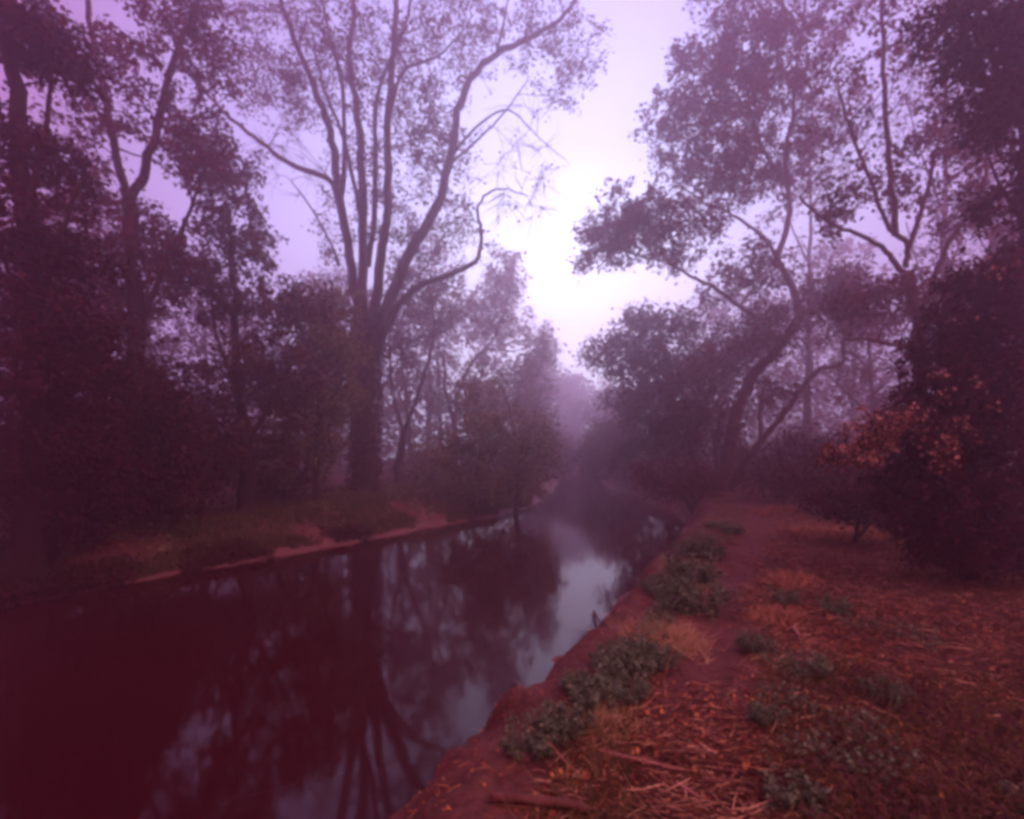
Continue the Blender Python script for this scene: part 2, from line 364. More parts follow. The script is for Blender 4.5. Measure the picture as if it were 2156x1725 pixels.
# 1 the big many-stemmed tree of the left bank
Y = 22
big = tree('tree', 'tall tree splitting into many upright stems, ivy on its thick trunk, grassy far bank', [
    ([(765, 1050, Y), (768, 950, Y), (766, 850, Y), (772, 740, Y), (778, 660, Y)], .50, .42),
    ([(780, 720, Y), (792, 620, Y), (808, 500, Y), (816, 420, Y - .3), (818, 250, Y - .5), (830, 100, Y - 1), (838, -80, Y - 1)], .28, .12),
    ([(770, 720, Y), (764, 600, Y), (764, 400, Y + .5), (755, 250, Y + .8), (736, 130, Y + 1), (745, 0, Y + 1), (742, -80, Y + 1)], .27, .09),
    ([(762, 700, Y), (738, 540, Y), (712, 400, Y - .6), (700, 300, Y - 1), (660, 180, Y - 1.2), (610, 60, Y - 1.5), (572, -60, Y - 1.5)], .26, .09),
    ([(786, 730, Y), (850, 565, Y), (915, 440, Y + .5), (950, 330, Y + 1), (970, 210, Y + 1), (1030, 122, Y + 1), (1110, 82, Y + 1), (1190, 30, Y + 1), (1235, -40, Y + 1)], .30, .08),
    ([(790, 760, Y - .2), (830, 660, Y - .4), (880, 605, Y - .6), (950, 577, Y - .8), (1000, 550, Y - .8), (1014, 500, Y - .8), (1008, 435, Y - .8), (1048, 397, Y - .8), (1110, 412, Y - .8)], .20, .02),
    ([(722, 445, Y - .5), (690, 377, Y - .6), (610, 345, Y - 1), (550, 300, Y - 1.2), (470, 235, Y - 1.4), (400, 150, Y - 1.6), (350, 90, Y - 1.6)], .15, .05),
    ([(716, 450, Y), (725, 330, Y), (720, 180, Y + .4), (690, 60, Y + .6), (668, -60, Y + .6)], .14, .06),
    ([(775, 560, Y + .4), (790, 440, Y + .6), (790, 300, Y + 1), (800, 180, Y + 1), (850, 60, Y + 1.4), (880, -60, Y + 1.4)], .16, .07),
    ([(765, 480, Y + .6), (725, 300, Y + 1), (680, 180, Y + 1.5), (655, 60, Y + 1.8)], .12, .05),
    ([(958, 320, Y + 1), (1010, 262, Y + 1), (1070, 232, Y + 1), (1130, 285, Y + 1), (1200, 345, Y + 1)], .08, .012),
    ([(948, 345, Y + 1), (1000, 300, Y + 1.2), (1060, 240, Y + 1.4), (1110, 170, Y + 1.4)], .08, .03),
    ([(818, 250, Y - .5), (850, 150, Y - .5), (920, 120, Y), (980, 60, Y)], .10, .04),
    ([(716, 560, Y), (690, 500, Y - .4), (650, 430, Y - .6), (612, 380, Y - .6)], .07, .03),
    ([(1045, 115, Y + 1), (1060, 50, Y + 1.2), (1075, -30, Y + 1.2)], .08, .04),
], [(620, 110, Y, 150, 130, 3.5, 110), (800, 60, Y, 200, 110, 4, 130), (860, 260, Y + .5, 130, 120, 3, 70), (1000, 60, Y + 1, 130, 90, 3, 70),
    (1180, 110, Y + 1, 100, 110, 2.5, 55), (940, 330, Y + 1, 80, 100, 2.5, 34), (850, 460, Y + .5, 100, 80, 2.5, 40), (700, 500, Y, 40, 90, 2, 14),
    (960, 480, Y, 90, 40, 2, 22), (560, 200, Y - 1, 90, 100, 2, 30), (880, 560, Y + 2, 110, 60, 2, 34), (760, 330, Y, 80, 160, 2, 40)],
    leaf=.125, per=46, cr_=.62, droop=.35, limb_parts=7, extra=([(1100, 330, Y + 1, 90, 110, 2, 26), (620, 330, Y - 1, 90, 100, 2, 18), (1080, 440, Y, 90, 40, 1.5, 14)], 8, .75, 1.1), thin=1.2)
# ivy on its trunk
iv = MB(); n = 3800
tt = rng.random(n); ang = rng.random(n) * 6.283; zz = .8 + tt ** .9 * 8.2
rad_ = .54 + .12 * rng.random(n) + .16 * vnoise(ang * 2, zz, 1.2, 3) + .25 * np.exp(-(zz - .8) * 1.2)
b0 = np.array(big.location)
P = np.stack([b0[0] + np.cos(ang) * rad_ + .02 * zz, b0[1] + np.sin(ang) * rad_, zz], -1)
leaves(iv, P, .15, .5, .1, .9); iv.build('ivy', M['leaf'], big, b0)

# 2 slim forked tree behind
Y = 27
tree('tree', 'slim tree forking low into a Y, right behind the big ivy-clad trunk', [
    ([(838, 1030, Y), (840, 975, Y), (850, 905, Y)], .22, .17),
    ([(850, 910, Y), (832, 850, Y), (823, 790, Y), (820, 700, Y), (830, 620, Y)], .11, .05),
    ([(850, 910, Y), (876, 840, Y), (895, 780, Y), (915, 700, Y), (905, 620, Y)], .14, .05),
    ([(880, 835, Y), (900, 860, Y), (925, 800, Y)], .05, .02),
], [(870, 640, Y, 80, 70, 3, 44), (840, 740, Y, 50, 60, 2.5, 24), (930, 660, Y + 1, 60, 60, 2.5, 26)], leaf=.17, per=30, cr_=.6, k=7)
# 3 misty tree
Y = 40
tree('tree', 'pale misty tree with a V fork, its narrow crown peaking left of the sky gap', [
    ([(957, 1002, Y), (955, 950, Y), (957, 880, Y)], .27, .24),
    ([(957, 885, Y), (938, 825, Y), (936, 770, Y), (922, 720, Y), (930, 640, Y)], .19, .07),
    ([(957, 885, Y), (966, 825, Y), (978, 792, Y), (998, 755, Y), (1034, 722, Y), (1058, 670, Y), (1075, 600, Y), (1080, 540, Y)], .20, .06),
    ([(1030, 724, Y), (1080, 740, Y), (1140, 715, Y)], .10, .03),
], [(1070, 590, Y, 42, 60, 2.5, 60), (1050, 680, Y, 70, 55, 3, 70), (1140, 725, Y, 38, 35, 1.8, 40), (970, 640, Y, 70, 60, 3, 50), (1090, 800, Y, 70, 60, 3, 80),
    (1120, 880, Y, 60, 55, 3, 60), (1030, 850, Y, 60, 60, 3, 46)], leafm='leaf_green', leaf=.24, per=34, cr_=.85, k=7, thin=1.2)
# 4 bushy tree at the bank tip
Y = 21
tree('tree', 'bushy low tree at the tip of the far bank, branches hanging over the water', [
    ([(1086, 1062, Y), (1090, 1000, Y), (1084, 930, Y), (1070, 850, Y)], .10, .03),
    ([(1060, 1050, Y + .4), (1040, 980, Y + .4), (1010, 900, Y + .4)], .10, .04),
    ([(1088, 980, Y), (1130, 930, Y - .6), (1165, 905, Y - .8)], .07, .03),
], [(1050, 900, Y, 90, 65, 2.2, 80), (1110, 950, Y - .5, 75, 55, 1.8, 80), (985, 960, Y, 75, 60, 2, 60), (1050, 1015, Y - .3, 110, 40, 1.8, 80), (1000, 830, Y + 1, 70, 60, 1.8, 24)],
    leafm='leaf_green', leaf=.13, per=38, cr_=.55, k=7, fill=.9)
# 5 leafy trees of the left bank in front of the big one
Y = 15.5
tree('tree', 'dense leafy tree with its trunk close left of the big ivy-clad one', [
    ([(518, 1078, Y), (522, 1000, Y), (520, 930, Y), (505, 820, Y), (495, 700, Y), (490, 560, Y), (480, 430, Y)], .22, .06),
    ([(520, 935, Y), (570, 850, Y), (620, 760, Y)], .10, .04), ([(507, 830, Y), (460, 720, Y), (440, 600, Y)], .09, .03)],
    [(480, 370, Y, 75, 90, 1.6, 44), (500, 500, Y, 80, 80, 1.7, 46), (470, 620, Y, 100, 70, 1.8, 60), (600, 640, Y, 90, 60, 1.6, 44), (560, 780, Y, 120, 90, 2, 100),
     (520, 920, Y, 120, 90, 2, 80)], leafm='leaf', leaf=.13, per=44, cr_=.42, k=7, fill=1)
Y = 18.5
tree('tree', 'small yellow-green tree whose leaf sprays overlap the big ivy-clad trunk', [
    ([(668, 1062, Y), (665, 980, Y), (672, 880, Y), (665, 760, Y), (650, 660, Y)], .12, .05),
    ([(668, 900, Y), (710, 820, Y - .4), (750, 770, Y - .6)], .06, .03)],
    [(690, 640, Y, 70, 45, 1.5, 40), (690, 730, Y, 80, 60, 1.6, 60), (680, 830, Y, 90, 60, 1.6, 70), (640, 930, Y, 100, 70, 1.8, 64)],
    leafm='leaf_green', leaf=.15, per=44, cr_=.48, k=7, fill=1)
# 6 V-stem tree, upper left
Y = 13
tree('tree', 'tall tree whose trunk splits high into a V, upper left', [
    ([(305, 1090, Y), (300, 950, Y), (290, 800, Y), (276, 600, Y), (272, 425, Y)], .26, .17),
    ([(272, 430, Y), (246, 330, Y), (222, 215, Y), (202, 110, Y), (183, 0, Y), (178, -80, Y)], .12, .06),
    ([(272, 430, Y), (308, 350, Y), (338, 240, Y), (360, 140, Y), (402, 40, Y), (430, -60, Y)], .14, .06),
    ([(285, 700, Y), (350, 560, Y), (400, 440, Y), (440, 330, Y)], .09, .03),
    ([(280, 650, Y), (200, 540, Y), (140, 430, Y)], .08, .03)],
    [(400, 60, Y, 100, 90, 1.8, 66), (350, 200, Y, 120, 70, 1.8, 44), (230, 250, Y, 110, 120, 1.8, 32), (190, 90, Y, 90, 100, 1.8, 22), (420, 340, Y, 70, 80, 1.4, 40),
     (250, 440, Y, 130, 70, 1.8, 40), (330, 540, Y, 80, 70, 1.6, 50), (190, 600, Y, 130, 110, 2, 100)],
    leafm='leaf_red', leaf=.12, per=40, cr_=.38, k=8)
# 7 dark trees at the left edge
Y = 7.6
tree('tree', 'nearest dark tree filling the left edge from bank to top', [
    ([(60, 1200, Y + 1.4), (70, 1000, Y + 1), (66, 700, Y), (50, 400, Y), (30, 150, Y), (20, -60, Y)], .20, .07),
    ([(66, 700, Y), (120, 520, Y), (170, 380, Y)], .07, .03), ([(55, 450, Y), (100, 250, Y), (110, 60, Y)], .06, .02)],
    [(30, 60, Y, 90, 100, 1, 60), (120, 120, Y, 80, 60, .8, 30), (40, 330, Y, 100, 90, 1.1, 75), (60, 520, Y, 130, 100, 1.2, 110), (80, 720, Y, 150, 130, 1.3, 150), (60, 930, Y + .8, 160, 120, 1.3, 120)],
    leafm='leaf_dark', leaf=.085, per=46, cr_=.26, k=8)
Y = 11
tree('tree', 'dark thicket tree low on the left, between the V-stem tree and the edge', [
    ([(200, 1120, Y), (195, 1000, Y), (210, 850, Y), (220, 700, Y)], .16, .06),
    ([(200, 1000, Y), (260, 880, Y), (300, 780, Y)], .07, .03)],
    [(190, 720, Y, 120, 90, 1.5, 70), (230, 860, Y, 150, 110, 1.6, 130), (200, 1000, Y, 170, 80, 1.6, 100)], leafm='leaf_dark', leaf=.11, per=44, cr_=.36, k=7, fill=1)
# shrubs of the left bank
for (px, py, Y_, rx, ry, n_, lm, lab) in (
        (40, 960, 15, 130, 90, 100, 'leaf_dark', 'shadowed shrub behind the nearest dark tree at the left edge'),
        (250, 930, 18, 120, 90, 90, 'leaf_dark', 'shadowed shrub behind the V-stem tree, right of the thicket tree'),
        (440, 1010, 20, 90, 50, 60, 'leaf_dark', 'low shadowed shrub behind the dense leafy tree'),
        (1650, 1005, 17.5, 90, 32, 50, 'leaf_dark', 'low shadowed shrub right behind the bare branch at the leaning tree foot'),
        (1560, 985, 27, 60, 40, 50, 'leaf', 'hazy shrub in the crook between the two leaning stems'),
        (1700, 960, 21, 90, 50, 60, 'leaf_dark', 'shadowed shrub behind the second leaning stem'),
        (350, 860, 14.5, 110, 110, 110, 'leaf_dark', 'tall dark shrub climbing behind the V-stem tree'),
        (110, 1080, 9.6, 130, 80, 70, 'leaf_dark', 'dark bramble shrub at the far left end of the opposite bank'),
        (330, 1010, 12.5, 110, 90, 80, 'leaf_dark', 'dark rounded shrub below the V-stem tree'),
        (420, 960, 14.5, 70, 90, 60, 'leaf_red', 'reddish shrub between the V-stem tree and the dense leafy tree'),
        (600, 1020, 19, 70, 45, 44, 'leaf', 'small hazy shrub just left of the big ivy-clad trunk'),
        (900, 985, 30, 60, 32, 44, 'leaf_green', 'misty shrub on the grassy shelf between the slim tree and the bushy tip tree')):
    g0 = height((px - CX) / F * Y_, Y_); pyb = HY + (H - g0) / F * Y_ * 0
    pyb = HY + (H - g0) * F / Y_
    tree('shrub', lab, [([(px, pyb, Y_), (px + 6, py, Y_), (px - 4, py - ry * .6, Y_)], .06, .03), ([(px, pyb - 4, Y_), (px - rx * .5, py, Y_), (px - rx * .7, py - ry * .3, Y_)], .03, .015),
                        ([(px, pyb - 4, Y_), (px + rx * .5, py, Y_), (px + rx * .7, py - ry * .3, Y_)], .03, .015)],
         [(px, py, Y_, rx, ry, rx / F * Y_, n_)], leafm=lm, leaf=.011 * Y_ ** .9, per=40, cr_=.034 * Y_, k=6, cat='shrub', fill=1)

# 8 right bank leaning tree
Y = 22
tree('tree', 'leaning tree with a red-brown trunk curving right, long bough reaching left over the river', [
    ([(1508, 1040, Y), (1530, 955, Y), (1556, 860, Y), (1578, 805, Y), (1612, 765, Y), (1655, 712, Y), (1684, 660, Y)], .27, .20),
    ([(1684, 665, Y), (1668, 605, Y), (1638, 545, Y), (1658, 475, Y), (1660, 400, Y), (1653, 325, Y), (1668, 250, Y), (1673, 175, Y), (1690, 60, Y), (1700, -60, Y)], .18, .05),
    ([(1640, 725, Y), (1608, 680, Y), (1558, 645, Y), (1508, 610, Y), (1443, 575, Y), (1398, 550, Y), (1340, 538, Y), (1290, 520, Y)], .13, .04),
    ([(1640, 550, Y), (1603, 495, Y), (1528, 445, Y), (1480, 425, Y), (1420, 380, Y)], .10, .03),
    ([(1660, 400, Y), (1600, 300, Y), (1570, 180, Y), (1560, 60, Y)], .10, .04),
    ([(1668, 250, Y), (1740, 160, Y), (1760, 40, Y)], .08, .03),
    ([(1684, 665, Y), (1740, 640, Y), (1800, 620, Y)], .09, .03),
], [(1700, 60, Y, 110, 90, 3, 60), (1540, 60, Y, 120, 80, 3, 90), (1600, 190, Y, 120, 90, 3, 90), (1450, 240, Y, 90, 110, 3, 84), (1500, 370, Y, 110, 70, 3, 70),
    (1640, 350, Y, 80, 80, 3, 46), (1330, 460, Y, 100, 55, 2.5, 62), (1270, 520, Y, 65, 45, 2, 34), (1420, 500, Y, 110, 60, 2.5, 60), (1560, 580, Y, 90, 60, 2.5, 40),
    (1750, 620, Y, 110, 55, 2.5, 54), (1600, 700, Y, 90, 60, 2.5, 50), (1740, 240, Y, 70, 90, 2.5, 24)],
    leafm='leaf_red', barkm='bark_red', leaf=.15, per=54, cr_=.56, k=9, limb_parts=2, thin=1.2, fill=1)
tree('tree', 'second leaning stem going up right from beside the leaning tree, bent flat near its top', [
    ([(1530, 1040, Y + .5), (1560, 985, Y + .5), (1610, 918, Y + .5), (1662, 856, Y + .5), (1690, 812, Y + .5), (1730, 776, Y + .5), (1772, 766, Y + .5), (1774, 715, Y + .5)], .15, .08),
    ([(1600, 930, Y + .5), (1600, 850, Y + 1), (1620, 790, Y + 1)], .07, .03)],
    [(1790, 690, Y + .5, 80, 40, 2, 26), (1640, 830, Y + 1, 60, 50, 2, 20)], leafm='leaf_red', barkm='bark_red', leaf=.17, per=34, cr_=.55, k=7)
tree('tree', 'low dark stem leaning left toward the water at the foot of the leaning tree', [
    ([(1492, 1036, Y - .6), (1470, 990, Y - .6), (1452, 930, Y - .6), (1446, 860, Y - .6), (1420, 790, Y - .6)], .20, .06),
    ([(1498, 1030, Y - .6), (1508, 960, Y - .6), (1490, 880, Y - .6)], .08, .03)],
    [(1450, 790, Y - .6, 80, 60, 2, 46), (1420, 880, Y - .6, 80, 60, 2, 60), (1480, 920, Y - .4, 80, 50, 2, 40)], leafm='leaf', leaf=.15, per=40, cr_=.5, k=7)
Y = 28
tree('tree', 'wide rounded tree on the river side of the leaning tree, overhanging the far water', [
    ([(1420, 1022, Y), (1410, 950, Y), (1420, 860, Y), (1400, 760, Y), (1390, 680, Y)], .24, .08),
    ([(1418, 870, Y), (1350, 800, Y), (1290, 760, Y)], .11, .04), ([(1415, 830, Y), (1480, 750, Y), (1510, 700, Y)], .10, .04)],
    [(1390, 680, Y, 85, 45, 3, 60), (1330, 740, Y, 105, 60, 3, 90), (1440, 770, Y, 130, 70, 3.4, 120), (1350, 840, Y, 80, 60, 3, 80), (1450, 880, Y, 110, 80, 3, 100), (1380, 950, Y, 90, 55, 2.6, 80), (1540, 760, Y, 70, 70, 2.5, 44)],
    leafm='leaf', leaf=.19, per=40, cr_=.66, k=8, thin=1.2, fill=.95)
# overhanging brush at right bank water edge
Y = 18
tree('shrub', 'shrub leaning out over the water below the leaning tree', [
    ([(1465, 1052, Y + .5), (1430, 1030, Y), (1370, 1010, Y - .2)], .06, .03), ([(1460, 1050, Y + .5), (1450, 1000, Y), (1400, 965, Y)], .05, .02)],
    [(1400, 1010, Y, 80, 40, 1.2, 60), (1455, 1010, Y + .6, 50, 40, 1, 34)], leafm='leaf_red', leaf=.12, per=40, cr_=.42, cat='shrub', k=6)
Y = 36
tree('shrub', 'misty shrub on the right bank beyond the overhanging round tree', [
    ([(1330, 1004, Y), (1320, 960, Y), (1310, 920, Y)], .09, .04), ([(1330, 1000, Y), (1290, 960, Y), (1260, 930, Y)], .07, .03)],
    [(1290, 930, Y, 60, 50, 2.4, 80), (1330, 970, Y, 60, 35, 2, 50), (1240, 965, Y + 1, 40, 30, 2, 36)], leafm='leaf', leaf=.21, per=36, cr_=.7, cat='shrub', k=6)
# 9 right mid tree
Y = 13
tree('tree', 'forked tree on the right spreading like an open hand above the dark thorn bush', [
    ([(1945, 1088, Y), (1942, 950, Y), (1939, 850, Y), (1938, 750, Y), (1928, 650, Y), (1908, 575, Y)], .21, .16),
    ([(1908, 580, Y), (1878, 545, Y), (1848, 515, Y), (1798, 490, Y), (1738, 465, Y), (1683, 415, Y)], .085, .04),
    ([(1906, 560, Y), (1910, 515, Y), (1878, 488, Y), (1858, 450, Y), (1833, 380, Y), (1793, 280, Y), (1765, 190, Y)], .085, .04),
    ([(1885, 495, Y), (1880, 420, Y), (1875, 375, Y), (1865, 250, Y), (1860, 125, Y), (1857, -40, Y)], .10, .05),
    ([(1932, 680, Y), (1965, 590, Y), (1990, 530, Y), (2003, 500, Y), (2048, 440, Y), (2073, 390, Y), (2078, 320, Y)], .085, .04),
    ([(1933, 740, Y), (1878, 725, Y), (1828, 715, Y), (1776, 716, Y)], .07, .03),
    ([(1910, 530, Y), (1935, 460, Y), (1962, 360, Y), (1990, 200, Y), (1985, -40, Y)], .08, .03)],
    [(1830, 620, Y, 90, 45, 1.5, 44), (1800, 420, Y, 90, 55, 1.4, 30), (1960, 300, Y, 90, 110, 1.6, 36), (2060, 250, Y, 70, 120, 1.5, 40), (1800, 120, Y, 70, 110, 1.5, 18), (1900, 60, Y, 90, 90, 1.5, 20),
     (2050, 440, Y, 80, 60, 1.4, 34), (1990, 640, Y, 70, 60, 1.4, 36), (2010, 60, Y, 90, 70, 1.5, 30)],
    leafm='leaf_red', barkm='bark_red', leaf=.12, per=34, cr_=.40, k=8, extra=([(1780, 280, Y, 110, 110, 1.5, 26), (1950, 200, Y, 110, 150, 1.5, 30)], 12, .5, 1.0))
# 10 thorn bush, near right
Y = 6.2
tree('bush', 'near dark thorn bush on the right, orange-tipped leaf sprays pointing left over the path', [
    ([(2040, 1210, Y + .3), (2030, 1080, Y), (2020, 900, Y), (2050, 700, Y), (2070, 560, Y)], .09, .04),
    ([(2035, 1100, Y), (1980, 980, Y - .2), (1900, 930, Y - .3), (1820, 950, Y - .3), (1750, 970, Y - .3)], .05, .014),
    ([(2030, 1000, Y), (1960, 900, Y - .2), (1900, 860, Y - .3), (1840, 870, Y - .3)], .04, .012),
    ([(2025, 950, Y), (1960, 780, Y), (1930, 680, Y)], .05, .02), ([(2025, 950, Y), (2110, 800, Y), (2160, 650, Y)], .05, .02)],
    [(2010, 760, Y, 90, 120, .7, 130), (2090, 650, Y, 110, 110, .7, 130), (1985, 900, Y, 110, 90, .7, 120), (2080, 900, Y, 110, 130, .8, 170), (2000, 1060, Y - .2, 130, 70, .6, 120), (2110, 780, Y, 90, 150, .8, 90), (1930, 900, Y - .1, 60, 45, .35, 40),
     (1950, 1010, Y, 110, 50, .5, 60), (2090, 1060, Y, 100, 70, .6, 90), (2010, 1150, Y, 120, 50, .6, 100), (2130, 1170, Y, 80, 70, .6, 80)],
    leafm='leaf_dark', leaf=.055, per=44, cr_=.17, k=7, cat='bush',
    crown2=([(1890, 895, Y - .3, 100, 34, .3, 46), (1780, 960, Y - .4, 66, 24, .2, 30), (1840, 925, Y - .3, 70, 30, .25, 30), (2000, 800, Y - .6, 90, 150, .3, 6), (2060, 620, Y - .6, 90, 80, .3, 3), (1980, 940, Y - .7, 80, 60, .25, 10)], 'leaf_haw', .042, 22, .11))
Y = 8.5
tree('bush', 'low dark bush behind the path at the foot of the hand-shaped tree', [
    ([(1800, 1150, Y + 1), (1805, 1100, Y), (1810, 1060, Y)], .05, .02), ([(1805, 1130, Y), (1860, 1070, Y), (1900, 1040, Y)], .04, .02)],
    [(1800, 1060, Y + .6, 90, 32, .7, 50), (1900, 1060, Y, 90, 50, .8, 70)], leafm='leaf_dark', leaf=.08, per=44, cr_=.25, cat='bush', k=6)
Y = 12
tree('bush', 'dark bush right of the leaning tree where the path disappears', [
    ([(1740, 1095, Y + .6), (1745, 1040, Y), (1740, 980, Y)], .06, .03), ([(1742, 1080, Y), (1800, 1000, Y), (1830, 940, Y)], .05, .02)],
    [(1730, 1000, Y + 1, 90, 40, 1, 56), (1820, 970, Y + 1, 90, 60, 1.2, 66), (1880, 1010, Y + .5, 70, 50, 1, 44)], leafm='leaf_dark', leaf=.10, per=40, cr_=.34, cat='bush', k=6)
# 11 right edge
Y = 7
tree('tree', 'dark tree at the right edge, leaves hanging into the top right corner', [
    ([(2195, 1200, Y + .3), (2185, 900, Y), (2178, 600, Y), (2170, 300, Y), (2168, 0, Y), (2165, -80, Y)], .17, .12),
    ([(2172, 300, Y), (2100, 150, Y), (2040, 40, Y)], .06, .02), ([(2175, 500, Y), (2110, 400, Y), (2080, 330, Y)], .04, .015)],
    [(2120, 60, Y, 90, 70, .9, 80), (2140, 200, Y, 60, 90, .8, 60), (2020, 20, Y, 70, 40, .8, 26), (2150, 380, Y, 40, 90, .7, 34), (2150, 550, Y, 50, 90, .7, 50)], leafm='leaf_dark', leaf=.085, per=42, cr_=.25, k=8)

# 12 background woodland
def simple_tree(px, Y_, top, wdt, label, group, lm='leaf', dens=1.0, lean=0, name='tree', low=.35, leaf=None):
    g0 = height((px - CX) / F * Y_, Y_); pyb = HY + (H - g0) * F / Y_; hpx = pyb - top
    l2 = lean
    limbs = [([(px, pyb, Y_), (px + l2 * .3, pyb - hpx * .3, Y_), (px + l2 * .6, pyb - hpx * .6, Y_), (px + l2, top + hpx * .06, Y_)], .010 * hpx / F * Y_ + .05, .05)]
    for q in range(4):
        h0 = .3 + .14 * q; s_ = 1 if q % 2 else -1
        limbs.append(([(px + l2 * h0, pyb - hpx * h0, Y_), (px + l2 * h0 + s_ * wdt * .4, pyb - hpx * (h0 + .12), Y_ + rng.normal()), (px + l2 + s_ * wdt * .75, pyb - hpx * (h0 + .27), Y_ + 2 * rng.normal())], .09, .03))
    bl = []
    for q in range(5):
        hh = low + (1 - low) * (q + .5) / 5; ww = wdt * (.9 - .5 * abs(hh - .6))
        bl.append((px + l2 * hh + rng.normal() * wdt * .18, pyb - hpx * hh, Y_, ww, hpx * .13, ww / F * Y_ * .8, int(16 * dens)))
    return tree(name, label, limbs, bl, leafm=lm, leaf=leaf or (.007 * Y_), per=26, cr_=.024 * Y_, group=group, k=5, twig=3, thin=1.4, fill=1)

lab = 'hazy tree fading into the fogged wood behind the left bank'
for (px, Y_, top, wd, dn) in ((60, 26, 300, 150, 1.8), (200, 30, 380, 130, 1.5), (330, 24, 520, 110, 1.6), (450, 36, 560, 110, 1.4), (560, 40, 640, 90, 1.2), (640, 30, 690, 80, 1.4), (700, 44, 560, 90, 1.2),
                              (790, 50, 620, 80, 1.2), (870, 40, 560, 60, .8), (900, 55, 480, 70, .8), (930, 46, 640, 60, 1.), (985, 52, 600, 60, 1.), (120, 18, 560, 120, 1.8)):
    simple_tree(px, Y_, top, wd, lab, 'trees in the fog behind the left bank', dens=dn, lean=rng.normal() * 25)
lab = 'hazy tree fading into the fogged wood behind the right bank'
for (px, Y_, top, wd, dn, ln) in ((1600, 40, 640, 90, 1.3, 10), (1700, 34, 240, 100, .9, 6), (1790, 44, 520, 100, 1.2, 20), (1850, 28, 620, 110, 1.6, -30), (1990, 26, 60, 110, .9, 0), (2060, 20, 430, 140, 2.2, 30),
                                  (2150, 16, 520, 120, 2.2, 0), (1720, 55, 600, 80, 1., 0), (2120, 32, 300, 150, 1.6, 10), (1520, 50, 600, 80, 1.2, 0)):
    simple_tree(px, Y_, top, wd, lab, 'trees in the fog behind the right bank', dens=dn, lean=ln, lm='leaf_red')
for (px, Y_, top, wd, lab) in ((1196, 98, 800, 50, 'ghostly pale tree standing in the sky gap where the river vanishes'),
                               (1120, 70, 770, 50, 'faint tree left of the gap, behind the bushy tip tree'),
                               (1290, 76, 820, 55, 'faint round tree right of the gap, above the misty right-bank shrub')):
    simple_tree(px, Y_, top, wd, lab, None, dens=3, lean=5, low=.12)
for (px, Y_, top, wd, lab) in ((1160, 54, 930, 38, 'low foggy shrub on the left bank where the river narrows'), (1215, 84, 925, 40, 'low foggy shrub in the middle of the narrowing river gap'),
                               (1272, 52, 900, 42, 'low foggy shrub on the right bank by the narrowing water')):
    simple_tree(px, Y_, top, wd, lab, None, dens=2.2, low=.1, name='shrub')
# far thicket that reads as one mass
th = MB(); tw = MB()
n = 80000
Yd = 42 + 50 * rng.random(n); X = (rng.random(n) * 2 - 1) * 1.1 * Yd
zmax = 9 + 8 * vnoise(X, Yd, .11, 21) + 2.5 * vnoise(X, Yd, .5, 22)
zmax = np.where((X > .04 * Yd) & (X < .19 * Yd), 3 + 2 * vnoise(X, Yd, .2, 23), zmax)
Z = rng.random(n) ** 1.5 * zmax + height(X, Yd)
ok = (X < xl(Yd) - 1) | (X > xr(Yd) + 1) | (Yd > 70)
P = np.stack([X, Yd, Z], -1)[ok]
leaves(th, P, .5, .3); o = th.build('distant_thicket', M['leaf']); tag(o, 'fogged low thicket covering the floor of the far wood', 'thicket', kind='stuff')

# ------------------------------------------------------------------ ground cover
def put(X, Yv, dz=0.0): return np.stack([X, Yv, height(X, Yv) + dz], -1)
def scatter(n, x0, x1, y0, y1, f):
    X = x0 + (x1 - x0) * rng.random(n); t_ = rng.random(n); Yv = y0 * (y1 / y0) ** t_
    return X, Yv
# land right of the crest: polar-ish scatter in view
def right_land(n, ymin=1.3, ymax=20):
    t_ = rng.random(n); Yv = ymin * (ymax / ymin) ** t_
    x0 = xr(Yv) + wr(Yv) * (1.15 + .12 * sm((4 - Yv) / 1.5)) + .12 * vnoise(Yv * 0, Yv, 2.2, 77); x1 = 1.25 * Yv + 1.5
    X = x0 + (x1 - x0) * rng.random(n); return X, Yv
# dead stalks lying flat
st = MB(); X, Yv = right_land(170000, 1.2, 15); pd = pathd(X, Yv) + 1.2 * sm((3.9 - Yv) / 1.2); dn = vnoise(X, Yv, .8, 31) + .35 * (Yv < 3) + .1
k_ = (pd > .20 + .2 * vnoise(X, Yv, 2.5, 61)) & (rng.random(len(X)) < np.clip(dn + .35, .05, 1)); X, Yv = X[k_], Yv[k_]
a = rng.normal(size=len(X)) * .8 + 3.0 * vnoise(X, Yv, .9, 81)
D = np.stack([np.cos(a), np.sin(a) * .6, .05 + .10 * rng.random(len(X))], -1) * rng.choice([-1, 1], (len(X), 1)); D[:, 2] = np.abs(D[:, 2])
blades(st, put(X, Yv, .012), D, .025 + .24 * rng.random(len(X)) ** 3, .0015 + .0045 * rng.random(len(X)) ** 2.5, .25)
tag(st.build('dead_stalks', M['straw']), 'mat of dead red-brown stalks and straw flattened on the near right bank', 'straw', kind='stuff')
# leaf litter
lt = MB(); X, Yv = right_land(60000, 1.2, 22); k_ = rng.random(len(X)) < np.clip(.45 + vnoise(X, Yv, 1.4, 33) * 1.2, .05, 1) * np.where((pathd(X, Yv) < .22) & (Yv > 3.6), .18, 1)
X, Yv = X[k_], Yv[k_]; leaves(lt, put(X, Yv, .012), .034, 0, 1.4, .6)
tag(lt.build('leaf_litter', M['litter']), 'fallen orange and brown leaves scattered over the right bank', 'leaf litter', kind='stuff')
